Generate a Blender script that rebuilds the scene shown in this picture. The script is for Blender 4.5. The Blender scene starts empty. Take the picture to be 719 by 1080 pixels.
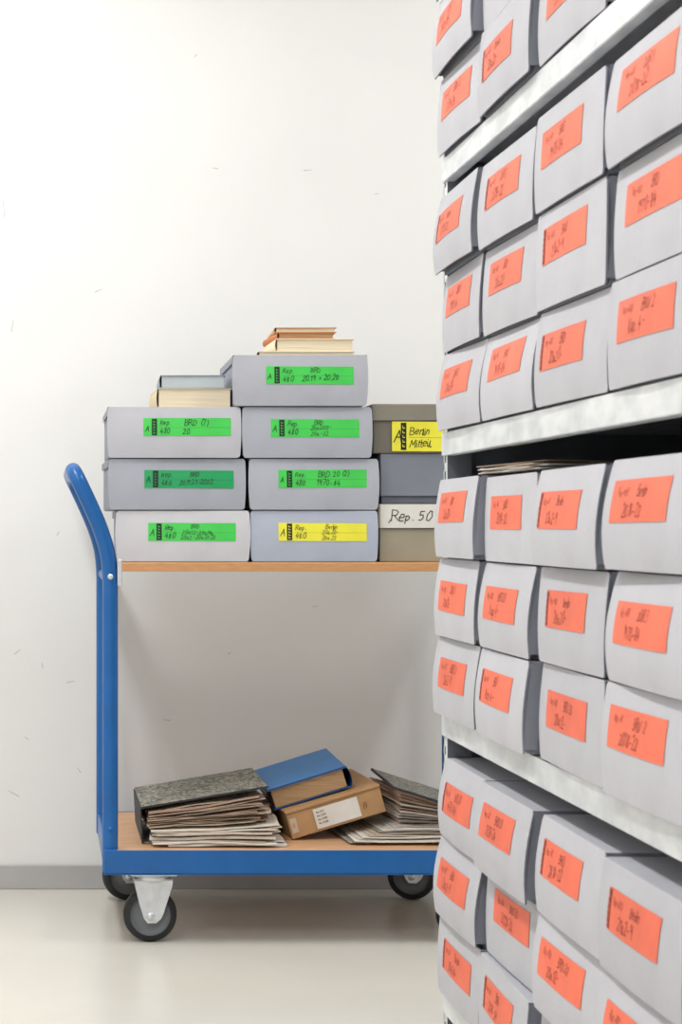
import bpy, bmesh, math, random
from mathutils import Matrix, Vector
random.seed(7)
F_PX=2073.0; VX=50.0; VY=555.0; CH=0.87
def PX(x,Y): return (x-VX)*Y/F_PX
def PZ(y,Y): return CH-(y-VY)*Y/F_PX
def lin(c):
    c=c/255.0
    return c/12.92 if c<=0.04045 else ((c+0.055)/1.055)**2.4
def C(r,g,b): return (lin(r),lin(g),lin(b),1)

# ---------------------------------------------------------------- materials
def mat(name,col,rough=0.6,metal=0.0,var=0.0,scale=20,bump=0.0,bscale=200,rnd=0.0,stretch=None,spec=None,col2=None,lo=.35,hi=.65,detail=4,dist=0):
    m=bpy.data.materials.new(name); m.use_nodes=True
    nt=m.node_tree; N=nt.nodes; L=nt.links
    b=N['Principled BSDF']; b.inputs['Roughness'].default_value=rough; b.inputs['Metallic'].default_value=metal
    b.inputs['Base Color'].default_value=col
    if spec is not None: b.inputs['Specular IOR Level'].default_value=spec
    tc=N.new('ShaderNodeTexCoord'); mp=N.new('ShaderNodeMapping'); L.new(tc.outputs['Object'],mp.inputs['Vector'])
    if stretch: mp.inputs['Scale'].default_value=stretch
    out=None
    if var>0 or col2:
        n=N.new('ShaderNodeTexNoise'); n.inputs['Scale'].default_value=scale; n.inputs['Detail'].default_value=detail
        n.inputs['Distortion'].default_value=dist
        L.new(mp.outputs[0],n.inputs['Vector'])
        r=N.new('ShaderNodeValToRGB'); L.new(n.outputs['Fac'],r.inputs[0])
        r.color_ramp.elements[0].position=lo; r.color_ramp.elements[1].position=hi
        if col2: a,c2=col,col2
        else:
            a=tuple(max(0,v*(1-var)) for v in col[:3])+(1,); c2=tuple(min(1,v*(1+var)) for v in col[:3])+(1,)
        r.color_ramp.elements[0].color=a; r.color_ramp.elements[1].color=c2
        out=r.outputs[0]; L.new(out,b.inputs['Base Color'])
    if rnd>0:
        oi=N.new('ShaderNodeObjectInfo'); mr=N.new('ShaderNodeMapRange')
        mr.inputs[3].default_value=1-rnd; mr.inputs[4].default_value=1+rnd
        L.new(oi.outputs['Random'],mr.inputs[0])
        hs=N.new('ShaderNodeHueSaturation'); L.new(mr.outputs[0],hs.inputs['Value'])
        if out: L.new(out,hs.inputs['Color'])
        else: hs.inputs['Color'].default_value=col
        L.new(hs.outputs[0],b.inputs['Base Color'])
    if bump>0:
        n2=N.new('ShaderNodeTexNoise'); n2.inputs['Scale'].default_value=bscale; n2.inputs['Detail'].default_value=5
        L.new(mp.outputs[0],n2.inputs['Vector'])
        bp=N.new('ShaderNodeBump'); bp.inputs['Strength'].default_value=bump; bp.inputs['Distance'].default_value=0.004
        L.new(n2.outputs['Fac'],bp.inputs['Height']); L.new(bp.outputs[0],b.inputs['Normal'])
    return m
M_wall=mat('wall_plaster',C(236,236,234),0.85,var=0.022,scale=2.2,bump=0.5,bscale=9)
M_scuff=mat('wall_scuff',C(186,184,182),0.9,var=.1)
M_floor=mat('linoleum',C(218,215,205),0.24,var=0.025,scale=3,bump=0.05,bscale=4)
M_base=mat('baseboard_grey',C(180,179,179),0.5,var=0.05,scale=8)
M_ceil=mat('ceiling_paint',C(240,240,238),0.9,var=0.01)
M_blue=mat('blue_enamel',C(14,94,164),0.3,var=0.06,scale=15)
M_wood=mat('beech_laminate',C(206,158,116),0.4,scale=14,col2=C(224,182,142),stretch=(1,12,12))
M_edge=mat('beech_edge',C(204,150,100),0.5,var=0.08,scale=40,stretch=(1,6,6))
M_zinc=mat('zinc_plated',C(214,217,220),0.35,metal=0.6,var=0.08,scale=40)
M_galv=mat('galvanised_sheet',C(208,212,215),0.42,metal=0.4,scale=16,col2=C(234,236,238),stretch=(3,1,2),bump=.02,bscale=60)
M_rackdark=mat('rack_steel',C(110,114,120),0.5,metal=0.3,var=.08)
M_slotshade=mat('slot_shade',C(25,26,28),0.8,var=.1)  # near-black colour standing in for shade inside the upright slots
M_rub=mat('black_rubber',C(26,27,29),0.55,var=0.1,scale=60)
M_hub=mat('hub_plastic',C(112,116,120),0.5,var=0.05)
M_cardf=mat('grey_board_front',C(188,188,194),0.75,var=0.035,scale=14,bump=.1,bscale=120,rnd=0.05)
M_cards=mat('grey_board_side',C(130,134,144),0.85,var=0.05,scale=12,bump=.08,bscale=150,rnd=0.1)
M_lidt=mat('grey_board_lid',C(178,179,187),0.8,var=0.04,scale=12,rnd=0.06)
M_tf={}
def tfm(r,g,b):
    k=(r,g,b)
    if k not in M_tf: M_tf[k]=mat('board_%d_%d_%d'%k,C(r,g,b),0.75,var=0.04,scale=14,bump=.08,bscale=150)
    return M_tf[k]
M_orange=mat('orange_label',C(238,110,78),0.5,var=0.07,scale=18,rnd=0.07)
M_green=mat('green_label',C(70,204,84),0.4,var=0.07,scale=12)
M_green2=mat('green_label_dark',C(28,158,92),0.4,var=0.05,scale=12)
M_yellow=mat('yellow_label',C(238,230,66),0.4,var=0.05,scale=12)
M_ink=mat('ink_black',C(22,26,28),0.6,var=.1)
M_inkb=mat('ink_brown',C(142,58,42),0.7,var=.25,scale=40)
M_paperw=mat('paper_white',C(228,225,218),0.8,var=0.04,scale=20)
M_cream=mat('paper_cream',C(222,206,174),0.8,scale=6,col2=C(240,228,202),stretch=(1,1,140))
M_pg=[mat('sheet_%d'%i,C(*[int(v*.86) for v in c]),0.8,scale=5,col2=C(*c),stretch=(1.5,1.5,260),lo=.3,hi=.6) for i,c in enumerate([(206,186,162),(232,224,210),(158,136,118),(220,204,192),(184,156,136),(226,224,218),(160,160,154)])]
M_marble=mat('marbled_board',C(66,68,62),0.55,scale=48,col2=C(168,168,154),lo=.42,hi=.6,detail=10,dist=2.5)
M_bblack=mat('binder_spine',C(44,46,48),0.6,var=0.15,scale=40)
M_bindblue=mat('binder_blue',C(48,128,198),0.45,var=0.05)
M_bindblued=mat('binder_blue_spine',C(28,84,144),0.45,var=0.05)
M_kraft=mat('kraft_board',C(188,148,104),0.75,var=0.06,scale=20,bump=.05)
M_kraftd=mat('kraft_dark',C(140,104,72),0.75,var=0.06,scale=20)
M_brownpg=mat('brown_pages',C(170,130,92),0.8,scale=8,col2=C(202,168,128),stretch=(1,1,120))
M_lamp=bpy.data.materials.new('lamp_diffuser'); M_lamp.use_nodes=True
_b=M_lamp.node_tree.nodes['Principled BSDF']; _b.inputs['Emission Color'].default_value=(1,.99,.97,1); _b.inputs['Emission Strength'].default_value=6
M_lampb=mat('lamp_housing',C(235,235,235),0.4,var=.01)

# ---------------------------------------------------------------- mesh builder
class MB:
    def __init__(s): s.v=[]; s.f=[]; s.m=[]; s.sm=[]; s.mats=[]
    def mi(s,m):
        if m not in s.mats: s.mats.append(m)
        return s.mats.index(m)
    def face(s,pts,m,sm=False):
        b=len(s.v); s.v+=[tuple(p) for p in pts]; s.f.append(list(range(b,b+len(pts)))); s.m.append(s.mi(m)); s.sm.append(sm)
    def grid(s,rows,m,sm=True,close=False):
        b=len(s.v); nr=len(rows); nc=len(rows[0])
        for r in rows: s.v+=[tuple(p) for p in r]
        for i in range(nr-1):
            for j in range(nc if close else nc-1):
                k=(j+1)%nc
                s.f.append([b+i*nc+j,b+i*nc+k,b+(i+1)*nc+k,b+(i+1)*nc+j]); s.m.append(s.mi(m)); s.sm.append(sm)
    def box(s,x0,x1,y0,y1,z0,z1,m,M=None,bev=0.0,seg=2,sm=False):
        bm=bmesh.new(); bmesh.ops.create_cube(bm,size=1)
        for v in bm.verts: v.co=Vector(((x0+x1)/2+v.co.x*(x1-x0),(y0+y1)/2+v.co.y*(y1-y0),(z0+z1)/2+v.co.z*(z1-z0)))
        if bev>0: bmesh.ops.bevel(bm,geom=bm.edges[:],offset=bev,segments=seg,affect='EDGES',profile=0.5)
        s.addbm(bm,m,M,sm)
    def addbm(s,bm,m,M=None,sm=False):
        b=len(s.v); bm.verts.index_update()
        for v in bm.verts: s.v.append(tuple(M@v.co if M else v.co))
        for f in bm.faces: s.f.append([b+v.index for v in f.verts]); s.m.append(s.mi(m)); s.sm.append(sm)
        bm.free()
    def sheet(s,x0,x1,y0,y1,th,m,M,rg,amp=.002,cr=0.0,cf=0.0,rag=.002):
        nx,ny=9,7; p1,p2=rg.uniform(0,6),rg.uniform(0,6)
        rx=[rg.uniform(-rag,rag) for _ in range(ny+1)]; ry=[rg.uniform(-rag,rag) for _ in range(nx+1)]
        top=[];bot=[]
        for j in range(ny+1):
            v=j/ny; a=[];b=[]
            for i in range(nx+1):
                u=i/nx
                x=x0+(x1-x0)*u+rx[j]*u; y=y0+(y1-y0)*v+ry[i]*(1-v)
                z=amp*math.sin(p1+u*5)*u+amp*math.sin(p2+u*7)*(1-v)**2*.8+cr*max(0,u-.55)**2*5+cf*max(0,.35-v)**2*8
                a.append(M@Vector((x,y,z+th))); b.append(M@Vector((x,y,z)))
            top.append(a);bot.append(b)
        s.grid(top,m,False); s.grid([list(reversed(q)) for q in bot],m,False)
        s.grid([bot[0],top[0]],m,False); s.grid([top[-1],bot[-1]],m,False)
        s.grid([[q[-1] for q in bot],[q[-1] for q in top]],m,False); s.grid([[q[0] for q in top],[q[0] for q in bot]],m,False)
    def prism(s,poly,y0,y1,m,M=None):
        T=(lambda p:tuple(M@Vector(p))) if M else (lambda p:p)
        n=len(poly)
        s.face([T((x,y0,z)) for x,z in poly],m); s.face([T((x,y1,z)) for x,z in reversed(poly)],m)
        for i in range(n):
            a=poly[i]; c=poly[(i+1)%n]
            s.face([T((a[0],y1,a[1])),T((c[0],y1,c[1])),T((c[0],y0,c[1])),T((a[0],y0,a[1]))],m)
    def lathe(s,prof,m,M,seg=32):
        rows=[]
        for r,y in prof:
            rows.append([tuple(M@Vector((r*math.cos(2*math.pi*k/seg),y,r*math.sin(2*math.pi*k/seg)))) for k in range(seg)])
        s.grid(rows,m,True,True)
    def tube(s,pts,r,m,seg=16,sub=6,smooth=True):
        P=[Vector(p) for p in pts]
        if smooth:
            Q=[]
            for i in range(len(P)-1):
                p0=P[max(i-1,0)];p1=P[i];p2=P[i+1];p3=P[min(i+2,len(P)-1)]
                for k in range(sub):
                    t=k/sub
                    Q.append(0.5*((2*p1)+(p2-p0)*t+(2*p0-5*p1+4*p2-p3)*t*t+(3*p1-p0-3*p2+p3)*t**3))
            Q.append(P[-1]); P=Q
        rows=[]; up=None
        for i,p in enumerate(P):
            d=(P[min(i+1,len(P)-1)]-P[max(i-1,0)]).normalized()
            if up is None:
                up=d.orthogonal().normalized()
            up=(up-d*up.dot(d)).normalized(); sd=d.cross(up)
            rows.append([p+up*r*math.cos(2*math.pi*k/seg)+sd*r*math.sin(2*math.pi*k/seg) for k in range(seg)])
        s.grid(rows,m,True,True)
        s.face(rows[0],m); s.face(list(reversed(rows[-1])),m)
    def obj(s,name,parent=None,M=None):
        me=bpy.data.meshes.new(name); me.from_pydata(s.v,[],s.f)
        for m in s.mats: me.materials.append(m)
        me.polygons.foreach_set('material_index',s.m); me.polygons.foreach_set('use_smooth',s.sm)
        me.update()
        o=bpy.data.objects.new(name,me); bpy.context.collection.objects.link(o)
        if M is not None: o.matrix_world=M
        if parent: o.parent=parent
        return o
def empty(name,loc=(0,0,0)):
    e=bpy.data.objects.new(name,None); e.location=loc; e.empty_display_size=.1; bpy.context.collection.objects.link(e); return e

# ---------------------------------------------------------------- handwriting
G={'A':[[(0,0),(.3,1),(.6,0)],[(.12,.4),(.5,.4)]],
'B':[[(0,0),(.02,1),(.4,.95),(.5,.75),(.35,.56),(.02,.52)],[(.35,.55),(.58,.33),(.45,.05),(0,0)]],
'D':[[(0,0),(.05,1),(.4,.88),(.6,.5),(.4,.08),(0,0)]],
'R':[[(0,0),(0,1),(.4,.97),(.52,.75),(.35,.52),(0,.5)],[(.2,.5),(.6,0)]],
'K':[[(0,0),(0,1)],[(.5,1),(.02,.45),(.55,0)]],
'M':[[(0,0),(.08,1),(.33,.35),(.6,1),(.68,0)]],
'S':[[(.5,.85),(.3,1),(.08,.8),(.2,.55),(.48,.4),(.45,.1),(.2,0),(0,.12)]],
'L':[[(0,1),(0,0),(.45,0)]],'E':[[(.5,1),(0,1),(0,0),(.5,0)],[(0,.5),(.4,.5)]],
'e':[[(0,.3),(.4,.35),(.35,.6),(.15,.62),(0,.35),(.1,.03),(.4,.08)]],
'p':[[(0,.6),(0,-.35)],[(0,.5),(.25,.62),(.4,.35),(.2,0),(0,.1)]],
'a':[[(.4,.55),(.15,.62),(0,.3),(.12,0),(.35,.12),(.4,.55),(.42,0)]],
'r':[[(0,.6),(.02,0)],[(.02,.4),(.2,.62),(.35,.58)]],
'l':[[(0,0),(.1,1),(.12,.1),(.25,0)]],'i':[[(0,.6),(.02,0),(.12,.04)],[(.02,.85),(.05,.9)]],
'n':[[(0,.6),(.02,0)],[(.02,.4),(.22,.62),(.34,.45),(.36,0)]],
't':[[(.12,1),(.1,.1),(.28,.02)],[(0,.65),(.28,.65)]],
'u':[[(0,.6),(.03,.1),(.2,0),(.36,.2),(.38,.6),(.4,0)]],
'o':[[(.2,.62),(0,.35),(.15,0),(.38,.2),(.35,.55),(.2,.62)]],
'.':[[(.05,0),(.1,.06)]],'-':[[(.05,.42),(.4,.45)]],'+':[[(.05,.42),(.45,.42)],[(.25,.2),(.25,.65)]],
'(':[[(.25,1.1),(.05,.5),(.25,-.1)]],')':[[(.05,1.1),(.25,.5),(.05,-.1)]],'/':[[(0,-.1),(.4,1.1)]],',':[[(.1,.05),(.02,-.2)]],
'0':[[(.25,1),(.02,.6),(.08,.1),(.3,0),(.5,.4),(.42,.9),(.25,1)]],
'1':[[(0,.7),(.22,1),(.2,0)]],
'2':[[(.02,.8),(.25,1),(.45,.75),(.3,.4),(0,0),(.5,.03)]],
'3':[[(.05,.95),(.4,.95),(.2,.58),(.45,.4),(.35,.05),(0,.02)]],
'4':[[(.3,1),(0,.35),(.5,.38)],[(.38,.65),(.32,-.05)]],
'5':[[(.45,1),(.08,.98),(.04,.58),(.35,.58),(.45,.25),(.25,0),(0,.05)]],
'6':[[(.4,1),(.08,.5),(.1,.05),(.38,.05),(.42,.38),(.1,.42)]],
'7':[[(0,.95),(.48,1),(.15,0)]],
'8':[[(.4,.85),(.2,1),(.06,.78),(.42,.28),(.25,0),(.03,.22),(.4,.85)]],
'9':[[(.42,.7),(.2,.5),(.04,.75),(.25,1),(.42,.75),(.35,.0)]]}
WD={' ':.35,'.':.22,'i':.2,'l':.28,'t':.34,'(':.35,')':.35,'M':.85,'1':.4,',':.2,'r':.42}
def text(mb,S,s,x,z,h,m,off,rg,th=None,wide=1.0):
    th=th or (max(.00032,h*.04) if m is not M_ink else max(.0004,h*.048))
    base=0; drift=rg.uniform(-.03,.05)
    for ch in s:
        j=rg.uniform(-.08,.08)*h+base; hh=h*rg.uniform(.82,1.12); base+=drift*h*.5; sl=rg.uniform(.08,.26)
        for pl in G.get(ch,[]):
            pts=[(x+(px*wide+pz*sl)*hh+rg.uniform(-.02,.02)*h,z+pz*hh+j+rg.uniform(-.03,.03)*h) for px,pz in pl]
            for a,b in zip(pts[:-1],pts[1:]):
                dx,dz=b[0]-a[0],b[1]-a[1]; l=math.hypot(dx,dz) or 1e-6
                nx,nz=-dz/l*th,dx/l*th; ex,ez=dx/l*th*.6,dz/l*th*.6
                q=[(a[0]-nx-ex,a[1]-nz-ez),(b[0]-nx+ex,b[1]-nz+ez),(b[0]+nx+ex,b[1]+nz+ez),(a[0]+nx-ex,a[1]+nz-ez)]
                mb.face([S(u,v,off) for u,v in q],m)
        x+=(WD.get(ch,.68)*wide)*h*rg.uniform(.88,1.05)
    return x
def patch(mb,S,x0,x1,z0,z1,m,off,nx=8,nz=4,skew=0):
    mb.grid([[S(x0+(x1-x0)*i/nx,z0+(z1-z0)*k/nz+skew*i/nx,off) for i in range(nx+1)] for k in range(nz+1)],m)
def label(mb,S,x0,x1,z0,z1,m,ink,lines,rg,block=True,A=True,big=1.0):
    sk=rg.uniform(-.0015,.0015)
    patch(mb,S,x0,x1,z0,z1,m,.0007,skew=sk)
    W=x1-x0; H=z1-z0
    if A: text(mb,S,'A',x0+.02*W,z0+.28*H,H*.36,ink,.0012,rg)
    if block:
        bx=x0+(.095*W if A else .01*W)
        bi=M_ink if ink is M_ink else M_inkb
        patch(mb,S,bx,bx+.06*W,z0+.04*H,z1-.04*H,bi,.0011,2,2)
        for k in range(5):
            zz=z0+H*(.14+.155*k)
            patch(mb,S,bx+.018*W,bx+.044*W,zz,zz+.03*H,m,.0015,1,1); patch(mb,S,bx+.018*W,bx+.024*W,zz,zz+.09*H,m,.0015,1,1)
    if ink is M_ink: patch(mb,S,x0+.18*W,x1,z0+.46*H,z0+.467*H,ink,.0011,8,1,skew=sk*.8)
    lx=x0+(.19 if A else .12)*W
    for (s,fx,fz,fh) in lines:
        text(mb,S,s,lx+fx*W,z0+fz*H,fh*H*big,ink,.0013,rg)

# ---------------------------------------------------------------- archive box (hinged-lid)
def archive_box(w,h,d,mf,ms,M,rg,tilt=.006,bul=.004,lab=None,name='archive_box',mlid=None):
    mb=MB(); t=.0022; mlid=mlid or mf
    hb=h-.003; r=.006; rows=[]
    ys=[.001,.02,d*.25,d*.5,d*.75,d-.01,d]
    sb=rg.uniform(.0005,.0022)
    for y in ys:
        k=math.sin(math.pi*y/d)*sb; ring=[]
        x0,x1,z0,z1=.003-k,w-.003+k,0,hb
        for cx,cz,a0 in((x1-r,z0+r,-90),(x1-r,z1-r,0),(x0+r,z1-r,90),(x0+r,z0+r,180)):
            for q in range(4):
                a=math.radians(a0+q*30); ring.append((cx+r*math.cos(a),y,cz+r*math.sin(a)))
        rows.append(ring)
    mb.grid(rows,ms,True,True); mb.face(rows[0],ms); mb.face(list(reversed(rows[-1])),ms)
    rr=.007; e=.0008; skew=rg.uniform(-.003,.003); bow=rg.uniform(.0015,.0032)
    def yy(x,z):
        u=min(1,max(0,x/w)); v=min(1,max(0,z/h))
        return -(.003+(tilt+skew*(u-.5))*math.sin(math.pi*min(1,(1-v)*.72))+bul*math.sin(math.pi*u)*(.55*math.sin(math.pi*v)+.45*(1-v)))
    S=lambda x,z,off=0:(x,yy(x,z)-off,z)
    vs=[0,.008,.025,.06,.12,.22,.34,.46,.58,.7,.8,.88,.94,.975,.992,1]
    fr=[];bk=[]
    for v in vs:
        z=.0008+v*(h-.0012); dd=min(z,h-z)
        ins=0 if dd>=rr else rr-math.sqrt(max(0,rr*rr-(rr-dd)**2))
        ins-= bow*math.sin(math.pi*v)
        ins+= .0015*(1-v)
        xs=[-e+ins+(w+2*e-2*ins)*i/14 for i in range(15)]
        fr.append([(x,yy(x,z),z) for x in xs]); bk.append([(x,yy(x,z)+t,z) for x in xs])
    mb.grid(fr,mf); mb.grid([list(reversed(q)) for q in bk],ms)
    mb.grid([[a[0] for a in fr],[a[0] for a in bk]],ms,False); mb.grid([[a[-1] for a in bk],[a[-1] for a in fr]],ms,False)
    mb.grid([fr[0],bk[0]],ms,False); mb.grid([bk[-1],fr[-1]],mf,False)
    for xs_ in (-e+.0006,w+e-.0006):
        a=[];b=[]
        for i in range(9):
            v=.06+.92*i/8; z=v*h
            a.append((xs_,yy(xs_,z)+t*.5,z)); b.append((xs_,.006+.035*(v**1.6),z))
        mb.grid([a,b],ms,False)
    mb.grid([[(x,y,h-.0005) for x in [-e+(w+2*e)*i/6 for i in range(7)]] for y in (-.003,.1,.2,d)],mlid,False)
    for xs_ in(-e,w+e):
        mb.face([(xs_,-.002,h-.0005),(xs_,d,h-.0005),(xs_,d,h-.016),(xs_,.03,h-.016)],ms)
    if lab: lab(mb,S)
    return mb.obj(name,None,M)

# ================================================================ ROOM
WY=4.72
mb=MB(); mb.box(-1.6,3.0,WY,WY+.15,0,2.75,M_wall)
rg=random.Random(3)
def WS(x,z,off=0): return (x,WY-.0004-off,z)
for (px,py,l,a) in [(5,230,.045,95),(100,308,.02,20),(45,705,.014,95),(230,178,.015,170),(320,180,.02,5),(12,350,.03,80),(330,640,.012,10),(240,690,.01,30),(60,565,.012,60),(395,205,.012,10),(30,780,.012,140),(20,840,.03,150),(70,720,.02,10),(15,690,.02,35),(85,815,.015,120),(180,760,.02,170),(205,60,.01,40)]:
    x=PX(px,WY); z=PZ(py,WY); ca,sa=math.cos(math.radians(a)),math.sin(math.radians(a)); w=.0009
    mb.face([WS(x-sa*w,z+ca*w),WS(x+sa*w,z-ca*w),WS(x+ca*l+sa*w*.4,z+sa*l),WS(x+ca*l-sa*w,z+sa*l+ca*w)],M_scuff)
mb.obj('wall_back')
mb=MB(); mb.box(-1.6,3.0,-1.5,WY+.15,-.1,0,M_floor); mb.obj('floor')
mb=MB(); mb.box(-1.75,-1.6,-1.5,WY+.15,0,2.75,M_wall); mb.obj('wall_left')
mb=MB(); mb.box(3.0,3.15,-1.5,WY+.15,0,2.75,M_wall); mb.obj('wall_right')
mb=MB(); mb.box(-1.75,3.15,-1.5,WY+.15,2.75,2.9,M_ceil); mb.obj('ceiling')
mb=MB(); mb.box(-1.6,3.0,WY-.011,WY,0,.058,M_base,bev=.002); mb.obj('baseboard_back')
mb=MB(); mb.box(-1.6,-1.589,-1.5,WY-.011,0,.058,M_base,bev=.002); mb.obj('baseboard_left')

# ================================================================ RACK
RX=.574; RD=.40; YF=2.862; YB=[2.862,1.712,.58]
SH=[.20,.60,1.006,1.402,1.80]
rack=empty('metal_shelving_rack',(RX,1.7,0))
def child(mb,name,par):
    o=mb.obj(name); o.parent=par; o.matrix_parent_inverse=Matrix.Translation(-Vector(par.location)); return o
for i,z in enumerate(SH+[2.15]):
    for b in range(2):
        y1,y0=YB[b]-.004,YB[b+1]+.004
        mb=MB()
        mb.box(RX,RX+RD,y0,y1,z-.003,z-.001,M_galv)
        mb.box(RX-.001,RX+.001,y0,y1,z-.033,z-.001,M_galv)
        mb.box(RX,RX+.014,y0,y1,z-.034,z-.032,M_galv)
        mb.box(RX+RD-.002,RX+RD,y0,y1,z-.031,z-.001,M_galv)
        mb.box(RX+.1,RX+.102,y0,y1,z-.02,z-.003,M_galv)
        child(mb,'shelf_%d_%d'%(i+1,b+1),rack)
for k,y in enumerate(YB):
    for j,x in enumerate((RX+.004,RX+RD-.006)):
        mb=MB()
        yo=y-.02 if k==0 else y-.018
        z=0
        mb.box(x,x+.0015,yo-.0,yo+.010,0,2.17,M_galv); mb.box(x,x+.0015,yo+.026,yo+.036-(.014 if k==0 else 0),0,2.17,M_galv)
        while z<2.15:
            mb.box(x,x+.0015,yo+.010,yo+.026,z,z+.012,M_galv); z+=.025
        mb.box(x+.0015,x+.003,yo+.010,yo+.026,0,2.17,M_slotshade)  # dark strip behind the slots, standing in for the shade inside the post
        mb.box(x,x+.035,yo-.0015,yo,0,2.17,M_rackdark)
        mb.box(x-.002,x+.04,yo-.004,yo+.02,0,.006,M_rackdark)
        child(mb,'upright_%d_%d'%(k+1,j+1),rack)
    mb=MB(); mb.box(RX+.006,RX+RD-.008,y+(.0005 if k==0 else -.001),y+.002,.02,2.14,M_rackdark); child(mb,'side_panel_%d'%(k+1),rack)
mb=MB()
mb.box(RX+RD+.001,RX+RD+.003,YB[2],YB[0],.02,2.14,M_rackdark); child(mb,'added_back_panel',rack)  # added panel keeps the shelf interior dark; the rack is likely open behind

rg=random.Random(29)
words1=['Rep 480','Rep 480','Rep. 48','Rep 480 ']
words2=['BRD','BRD 20','DDR 3','Berlin','BRD','BRD/ 2']
words3=['20a.12-','20.18-22','1970-84','20a.20-','Kap. 4 -','21a.2-9','20.R-24']
colY=[2.850,2.577,2.287,1.995, 1.695,1.42,1.142,.868]
def rot_shelf(x,y,z,a=0,roll=0):
    return Matrix.Translation((x,y,z))@Matrix.Rotation(math.radians(-90+a),4,'Z')@Matrix.Rotation(math.radians(roll),4,'Y')
for gi,z0 in enumerate(SH):
    for ci,cy in enumerate(colY):
        z=z0
        for ri in range(3):
            h=.1115+rg.uniform(-.002,.001); w=.262+ (.008 if ci in(1,2) else 0)+rg.uniform(-.004,.004)
            if ci%4==0: w-=.004
            lx0=rg.uniform(.024,.048); lz=rg.uniform(.038,.050); lw=rg.uniform(.165,.180)
            t1,t2,t3=rg.choice(words1),rg.choice(words2),rg.choice(words3)
            blk=rg.random()<.4
            def lab(mb,S,lx0=lx0,lz=lz,lw=lw,t1=t1,t2=t2,t3=t3,blk=blk,rs=rg.random()):
                r2=random.Random(rs)
                label(mb,S,lx0,lx0+lw,lz,lz+.042,M_orange,M_inkb,[(t1,.0,.64,.19),(t2,.36,.6,.26),(t3,.14,.15,.31)],r2,block=blk,A=False)
            x=RX+.008-rg.uniform(.0,.012)-(.008 if gi==0 and ci>=3 else 0)
            a=rg.uniform(-1.3,1.3)
            y=cy-rg.uniform(0,.006)
            archive_box(w,h,.372,M_cardf,M_cards,rot_shelf(x,y,z+.0006,a),rg,tilt=rg.choice([.003,.006,.009,.012])+rg.uniform(-.001,.001),bul=rg.uniform(.003,.0065),lab=lab,mlid=M_lidt)
            z+=h+.0012
mb=MB()
for i in range(5):
    M=Matrix.Translation((RX+.10,2.50+rg.uniform(-.02,.02),.9395+i*.0022))@Matrix.Rotation(rg.uniform(-.12,.12),4,'Z')
    mb.sheet(-.09,.14,-.13,.13,.0012,M_pg[(i*2+1)%7],M,rg,amp=.0006)
mb.obj('loose_paper_stack')

# ================================================================ TROLLEY
YFt=4.08; YBt=4.64; X0=.118; X1=.955
DZ=.197; TZ=.795
tr=empty('platform_trolley',((X0+X1)/2,(YFt+YBt)/2,0))
mb=MB()
mb.box(X0,X1,YFt,YFt+.003,DZ-.05,DZ,M_blue,bev=.001); mb.box(X0,X1,YBt-.003,YBt,DZ-.05,DZ,M_blue,bev=.001)
mb.box(X0,X0+.026,YFt+.0005,YBt-.0005,DZ-.0505,DZ+.001,M_blue,bev=.004); mb.box(X1-.026,X1,YFt+.0005,YBt-.0005,DZ-.0505,DZ+.001,M_blue,bev=.004)
mb.box(X0,X1,YFt,YFt+.035,DZ-.051,DZ-.048,M_blue); mb.box(X0,X1,YBt-.035,YBt,DZ-.051,DZ-.048,M_blue)
child(mb,'deck_frame',tr)
mb=MB(); mb.box(X0+.027,X1-.027,YFt+.004,YBt-.004,DZ-.02,DZ-.001,M_wood); child(mb,'deck_board',tr)
mb=MB()
mb.box(X0+.03,X1-.012,YFt+.012,YBt-.03,TZ-.019,TZ-.001,M_edge,bev=.0015); mb.box(X0+.032,X1-.014,YFt+.014,YBt-.032,TZ-.002,TZ,M_wood)
child(mb,'upper_shelf_board',tr)
mb=MB()
yf=YFt+.025; yb=YBt-.025
prof=[(.131,.150),(.131,.40),(.131,.70),(.1305,.765),(.125,.815),(.110,.865),(.091,.910),(.072,.951)]
path=[(x,yf,z) for x,z in prof]+[(.062,yf+.004,.972),(.056,yf+.024,.984),(.054,yf+.06,.988),(.054,(yf+yb)/2,.988),(.054,yb-.06,.988),(.056,yb-.024,.984),(.062,yb-.004,.972)]+[(x,yb,z) for x,z in reversed(prof)]
mb.tube(path,.0165,M_blue)
child(mb,'push_handle',tr)
mb=MB()
for y in(yf,yb): mb.tube([(X1-.014,y,.15),(X1-.014,y,TZ-.03)],.0155,M_blue,smooth=False)
mb.tube([(X1-.014,yf,TZ-.036),(X1-.014,yb,TZ-.036)],.0155,M_blue,smooth=False)
mb.tube([(.131,yf,TZ-.036),(.131,yb,TZ-.036)],.012,M_blue,smooth=False)
child(mb,'end_support',tr)
mb=MB()
for y in(yf,yb):
    mb.box(.1455,.156,y-.014,y+.014,TZ-.05,TZ+.006,M_zinc,bev=.002)
    mb.lathe([(0,-.019),(.006,-.019),(.006,-.015)],M_zinc,Matrix.Translation((.131,y,TZ-.03)),12)
    mb.lathe([(0,-.019),(.005,-.019),(.005,-.015)],M_blue,Matrix.Translation((.131,y,.24)),12)
child(mb,'shelf_bracket',tr)
R=.0565
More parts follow.
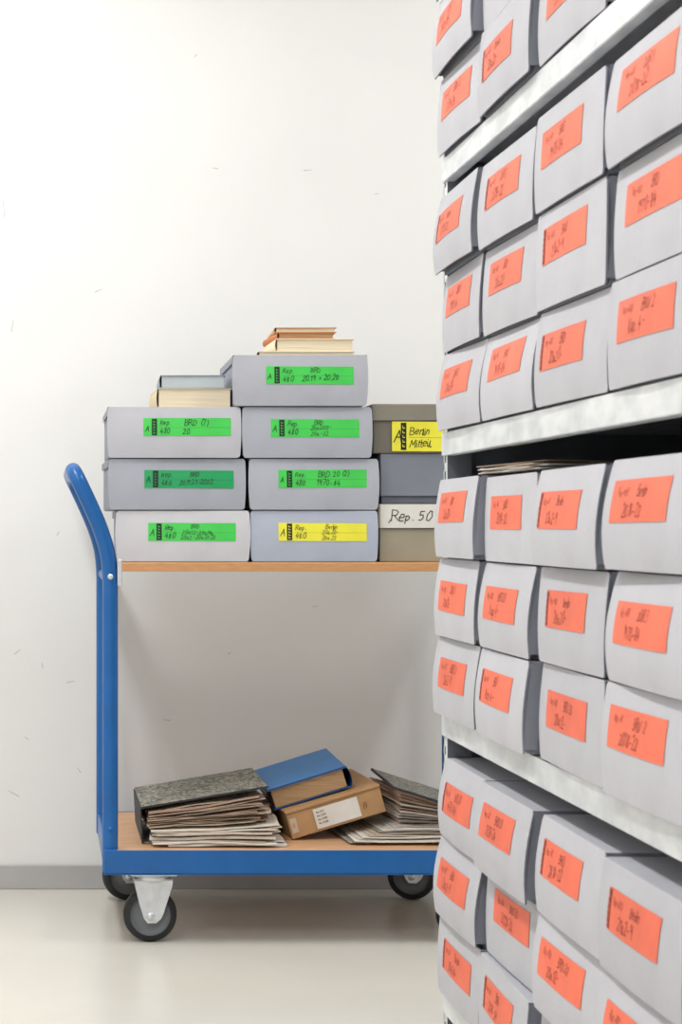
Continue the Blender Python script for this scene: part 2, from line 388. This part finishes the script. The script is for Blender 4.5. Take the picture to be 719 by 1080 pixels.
def caster(x,y,a,nm):
    mb=MB(); M=Matrix.Translation((x,y,0))@Matrix.Rotation(math.radians(a),4,'Z')
    top=DZ-.051
    mb.box(-.048,.048,-.04,.04,top-.004,top,M_zinc,M,bev=.0015)
    for bx in(-.036,.036):
        for by in(-.028,.028): mb.lathe([(0,0),(.006,0),(.006,.006)],M_zinc,M@Matrix.Translation((bx,by,top-.004))@Matrix.Rotation(math.radians(-90),4,'X')@Matrix.Scale(-1,4,(0,1,0)),8)
    V=M@Matrix.Translation((0,0,top-.004))@Matrix.Rotation(math.radians(-90),4,'X')
    mb.lathe([(.030,0),(.034,.004),(.034,.010),(.028,.014),(0,.014)],M_zinc,V,28)
    off=-.006
    for s in(-1,1):
        y0=s*.023
        poly=[(-.041,top-.014),(.041,top-.014),(.040,top-.026),(.020,.058),(.016,R-.006),(.006,R-.015),(-.012,R-.015),(-.020,R-.004),(-.030,.085)]
        mb.prism(poly,y0-.0015,y0+.0015,M_zinc,M)
        mb.prism([(x_*.5-.002,.03+z_*.72) for x_,z_ in poly],y0+s*.0015-.0008,y0+s*.0015+.0008,M_zinc,M)
    mb.box(-.041,.041,-.0245,.0245,top-.016,top-.0125,M_zinc,M,bev=.001)
    W=M@Matrix.Translation((off,0,R))
    mb.lathe([(R-.014,-.017),(R-.006,-.0165),(R-.001,-.011),(R,0),(R-.001,.011),(R-.006,.0165),(R-.014,.017)],M_rub,W,40)
    mb.lathe([(R-.014,-.017),(R-.016,-.011),(.020,-.010),(.016,-.019),(0,-.019)],M_hub,W,40)
    mb.lathe([(R-.014,.017),(R-.016,.011),(.020,.010),(.016,.019),(0,.019)],M_hub,W,40)
    mb.lathe([(0,-.031),(.008,-.031),(.009,-.025),(.009,.025),(.008,.031),(0,.031)],M_zinc,W,12)
    child(mb,nm,tr)
caster(PX(161,4.125),4.125,0,'caster_1')
caster(PX(491,4.125),4.125,4,'caster_2')
caster(.190,4.585,12,'caster_3')
caster(PX(437,4.585),4.585,-14,'caster_4')

# boxes on the upper shelf
BY=4.105; sc=F_PX/BY
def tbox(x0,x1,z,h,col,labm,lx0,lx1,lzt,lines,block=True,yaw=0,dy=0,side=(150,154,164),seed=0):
    w=(x1-x0)/sc; rg=random.Random(seed)
    def lab(mb,S):
        label(mb,S,(lx0-x0)/sc,(lx1-x0)/sc,h-lzt/sc-.0375,h-lzt/sc,labm,M_ink,lines,rg,block=block)
    M=Matrix.Translation((PX(x0,BY),BY+dy,z))@Matrix.Rotation(math.radians(yaw),4,'Z')
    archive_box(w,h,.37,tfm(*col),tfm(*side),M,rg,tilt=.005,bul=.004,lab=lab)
h=.1072; st=TZ+.0006
def R_(a='Rep.',b='480'): return [(a,.0,.6,.28),(b,.0,.14,.3)]
tbox(123,262,st,h,(200,199,204),M_green,156,248,13,R_()+[('BRD',.30,.68,.24),('20a.1.2-20a.Ma.',.2,.38,.22),('20a.2.-20a.20.22',.18,.08,.22)],seed=1,yaw=-.6)
tbox(115,258,st+h+.001,h,(166,170,180),M_green2,152,246,12,R_()+[('BRD',.32,.64,.26),('20.11.21-20.22.',.2,.16,.27)],seed=2,yaw=.6)
tbox(114,253,st+2*(h+.001),h,(188,189,196),M_green,151,243,12,R_()+[('BRD  (7)',.28,.58,.34),('20',.26,.1,.34)],seed=3)
tbox(264.5,397,st,h,(174,180,196),M_yellow,293,386,13,R_()+[('Berlin',.34,.66,.25),('20a.20-',.3,.37,.23),('20a.22',.3,.07,.23)],block=True,seed=4,yaw=-.4)
tbox(263,398,st+h+.001,h,(174,177,187),M_green,293,386,12,R_()+[('BRD  20 (2)',.26,.6,.31),('1970-84',.24,.14,.31)],seed=5,yaw=.5)
tbox(256,391,st+2*(h+.001),h,(172,175,185),M_green,285,378,13,R_()+[('BRD',.3,.68,.25),('20a.2017-',.26,.38,.24),('20a.-22',.26,.07,.24)],seed=6)
tbox(246,386,st+3*(h+.001),h,(176,178,187),M_green,280,372,12,R_()+[('BRD',.32,.64,.27),('20.19 + 20.20',.22,.15,.31)],seed=7,yaw=-.8)

def lid_box(name,w,h,lidh,d,mbody,mlid,M,deco=None):
    mb=MB()
    mb.box(.003,w-.003,.003,d-.003,0,h-.004,mbody,bev=.002)
    mb.box(0,w,0,d,h-lidh,h,mlid,bev=.0025)
    mb.box(.0,w,-.0002,.0005,h-lidh-.0005,h-lidh+.0008,M_bblack)
    if deco: deco(mb)
    return mb.obj(name,None,M)
SF=lambda x,z,off=0:(x,-.0003-off,z)
rg=random.Random(5)
def d1(mb):
    patch(mb,SF,.004,.25,.121-.050,.1195,M_paperw,.0004,1,1); text(mb,SF,',Rep. 50 2',.022,.121-.036,.021,M_ink,.001,rg,th=.0009,wide=1.1)
lid_box('lidded_cardboard_box',.262,.121,.052,.36,tfm(162,154,134),tfm(182,174,156),Matrix.Translation((PX(399,4.11),4.11,st)),d1)
def d2(mb): pass
lid_box('lidded_cardboard_box',.258,.105,.09,.36,tfm(104,110,122),tfm(128,133,144),Matrix.Translation((PX(401,4.115),4.115,st+.1216)),d2)
def d3(mb):
    def S2(x,z,off=0): return (x,-.0003-off,z)
    label(mb,S2,.042,.235,.004,.066,M_yellow,M_ink,[('Berlin',.0,.55,.25),('Mitteil.',.0,.14,.25)],rg,block=True,A=True)
lid_box('lidded_cardboard_box',.262,.103,.036,.36,tfm(118,112,100),tfm(136,131,118),Matrix.Translation((PX(392,4.11),4.11,st+.1216+.1056)),d3)

def book(name,w,d,h,M,cover,pages):
    mb=MB(); c=.0018
    mb.box(.003,w-.004,.003,d-.003,c,h-c,pages)
    mb.box(0,w,0,d,0,c,cover,bev=.0006); mb.box(0,w,0,d,h-c,h,cover,bev=.0006)
    rows=[]
    for k in range(7):
        a=math.pi*(.5+k/6); rows.append([(.003+.005*math.cos(a),y,h/2+h/2*math.sin(a)) for y in(0,d)])
    mb.grid(rows,cover)
    return mb.obj(name,None,M)
def TM(x,y,z,a): return Matrix.Translation((x,y,z))@Matrix.Rotation(math.radians(a),4,'Z')
zt=st+3*(h+.001)
book('book',.158,.22,.041,TM(PX(166,4.15),4.15,zt,1),tfm(214,196,160),M_cream)
book('book',.138,.20,.028,TM(PX(169,4.16),4.16,zt+.0415,-1.5),tfm(140,158,172),tfm(190,200,204))
zt=st+4*(h+.001)
book('paper_folder',.205,.25,.010,TM(PX(272,4.14),4.14,zt,0),tfm(214,206,186),M_cream)
book('book',.166,.21,.027,TM(PX(291,4.15),4.15,zt+.0105,1),tfm(236,220,190),M_cream)
book('book',.122,.19,.014,TM(PX(293,4.16),4.16,zt+.038,3),tfm(196,120,70),M_brownpg)
book('book',.130,.18,.011,TM(PX(290,4.17),4.17,zt+.0525,-2),tfm(206,166,122),M_cream)

# items on the deck
DT=DZ+.0004
rg=random.Random(11)
def Ry(a): return Matrix.Rotation(math.radians(a),4,'Y')
def Rz(a): return Matrix.Rotation(math.radians(a),4,'Z')
T_=Matrix.Translation
# marbled lever-arch file, spilling papers
mb=MB(); B=T_((.203,4.165,DT))
mb.box(0,.27,0,.32,0,.0025,M_marble,B,bev=.0008)
mb.box(-.003,.0,0,.32,0,.074,M_bblack,B@Ry(-3),bev=.0008)
CV=B@T_((-.004,0,.074))@Ry(-9.5)
mb.box(0,.272,0,.32,0,.0028,M_marble,CV,bev=.0008)
mb.box(-.001,.273,-.0015,.0015,-.0004,.0034,M_bblack,CV)
for fr_ in (.12,.2): mb.box(.035,.041,fr_,fr_+.006,.0028,.0034,M_zinc,CV)
z=.003
while z<.034:
    t=(z-.003)/.031; th=rg.choice([.0008,.0012,.0022,.0045,.0055])
    M=B@T_((.006+rg.uniform(0,.03)*(1-t),0,z))@Ry(-2.6*t)@Rz(rg.uniform(-4,3.5))
    mb.sheet(rg.uniform(.004,.02),rg.uniform(.25,.292),-rg.uniform(.016,.052)*(1-.35*t),.27,th,M_pg[rg.choice([1,5,1,3,5,1,0])],M,rg,amp=.0014,cr=rg.uniform(-.003,.003),cf=rg.uniform(-.004,.001),rag=.003)
    z+=th+rg.uniform(.0002,.0008)
z0_=z
while z<.067:
    t=(z-z0_)/(.067-z0_); th=rg.choice([.0008,.0012,.002,.004])
    M=B@T_((.006,0,z))@Ry(-3.2-5.6*t)@Rz(rg.uniform(-4,4))
    mb.sheet(rg.uniform(.0,.012),rg.uniform(.232,.268),-rg.uniform(-.012,.024)*(1-.6*t),.28,th,M_pg[rg.choice([0,4,2,3,0,4,1])],M,rg,amp=.0018,cr=rg.uniform(-.003,.003),cf=rg.uniform(-.003,.001),rag=.005)
    z+=th*.95+rg.uniform(0,.0006)
mb.obj('lever_arch_file')
# kraft box tilted on papers
KB=T_((.526,4.215,DT+.0005))@Rz(4)@Ry(-16)
mb=MB()
mb.box(0,.212,0,.27,0,.060,M_kraft,KB,bev=.002)
mb.box(-.001,.213,-.001,.272,.056,.0615,M_kraft,KB,bev=.0015)
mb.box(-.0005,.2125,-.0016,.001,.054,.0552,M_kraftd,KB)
KS=lambda x,z,off=0: tuple(KB@Vector((x,-.0012-off,z)))
patch(mb,KS,.058,.158,.006,.050,M_paperw,.0004,1,1)
for k in range(4): text(mb,KS,'Rep. 20 BRD 1 2'[:9+k],.064,.040-.008*k,.0035,M_kraftd,.0009,rg)
patch(mb,KS,.004,.018,.012,.044,tfm(206,190,168),.0004,1,1)
text(mb,KS,'B',.166,.02,.014,M_inkb,.0009,rg); text(mb,KS,'R',.007,.024,.010,M_orange,.0012,rg)
mb.obj('kraft_document_box')
# blue binder on top of kraft box
BB=KB@T_((-.014,.045,.0625))@Rz(-4)@Ry(-1.2)
mb=MB()
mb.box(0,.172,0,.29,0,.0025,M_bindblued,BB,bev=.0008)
mb.box(.004,.166,.004,.286,.003,.044,M_brownpg,BB,bev=.001)
mb.box(-.004,.174,-.004,.292,.0445,.0475,M_bindblue,BB,bev=.0008)
rows=[]
for k in range(7):
    a=math.pi*(.5-k/6); rows.append([tuple(BB@Vector((.172+.008*math.cos(a),y,.0238+.0237*math.sin(a)))) for y in(-.003,.291)])
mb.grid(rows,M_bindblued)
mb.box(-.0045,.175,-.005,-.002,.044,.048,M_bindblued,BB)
mb.obj('blue_ring_binder')
# second marbled file, cover propped up by its papers
mb=MB(); B2=T_((.625,4.15,DT))@Rz(3)
mb.box(.02,.31,0.01,.33,0,.0025,M_marble,B2,bev=.0008)
n=11
for i in range(n):
    t=i/(n-1); x0=.008+.11*t+rg.uniform(0,.012)
    M=B2@T_((0,.008+.03*t,.003+.003*i))@Rz(rg.uniform(-3,3))
    mb.sheet(x0,.29+rg.uniform(-.01,.01),-rg.uniform(0,.018),.30-.03*t,rg.choice([.001,.002,.0028]),M_pg[[6,1,5,1,3,0,6,1,5,5,3][i]],M,rg,amp=.001)
CM=B2@T_((.112,.035,.116))@Rz(-4)@Ry(17.5)
for i in range(15):
    M=B2@T_((.132,.05,.037+.0046*i))@Rz(rg.uniform(-3,3))@Ry(1+1.1*i)
    mb.sheet(.0,.16+rg.uniform(-.012,.01),.0+rg.uniform(-.012,.012),.25,rg.choice([.0015,.003,.004]),M_pg[rg.choice([0,2,4,3,1,6])],M,rg,amp=.001)
mb.box(0,.22,-.02,.295,0,.004,M_marble,CM,bev=.0008)
mb.box(-.002,.222,-.023,-.019,-.001,.0045,M_bblack,CM)
mb.box(-.003,.001,-.02,.295,-.001,.0045,M_bblack,CM)
mb.obj('lever_arch_file')

# ================================================================ LIGHTS
def lamp(x,y,power,nm='ceiling_light'):
    e=empty(nm,(x,y,2.70))
    mb=MB(); mb.box(x-.14,x+.14,y-.65,y+.65,2.70,2.749,M_lampb,bev=.005); mb.box(x-.12,x+.12,y-.62,y+.62,2.692,2.70,M_lamp,bev=.002); child(mb,'housing',e)
    l=bpy.data.lights.new('tube_light','AREA'); l.shape='RECTANGLE'; l.size=.24; l.size_y=1.25; l.energy=power; l.color=(1,.995,.985)
    o=bpy.data.objects.new('tube_light',l); bpy.context.collection.objects.link(o); o.location=(0,0,-.015); o.parent=e
lamp(-.55,3.55,26)
lamp(-.5,1.3,26)
lamp(1.7,3.4,16)
w=bpy.data.worlds.new('World'); bpy.context.scene.world=w; w.use_nodes=True
w.node_tree.nodes['Background'].inputs[0].default_value=(.985,.99,1,1); w.node_tree.nodes['Background'].inputs[1].default_value=1.0

# ================================================================ CAMERA
cam=bpy.data.cameras.new('camera'); co=bpy.data.objects.new('camera',cam); bpy.context.collection.objects.link(co)
co.location=(0,0,CH); co.rotation_euler=(math.pi/2,0,0)
cam.sensor_fit='VERTICAL'; cam.sensor_height=36; cam.sensor_width=24; cam.lens=F_PX/1080*36
cam.shift_x=(359.5-VX)/1080; cam.shift_y=(VY-540)/1080
cam.clip_start=.05
cam.dof.use_dof=True; cam.dof.focus_distance=3.9; cam.dof.aperture_fstop=18
bpy.context.scene.camera=co
vs=bpy.context.scene.view_settings
vs.view_transform='Standard'; vs.look='None'; vs.exposure=0.0
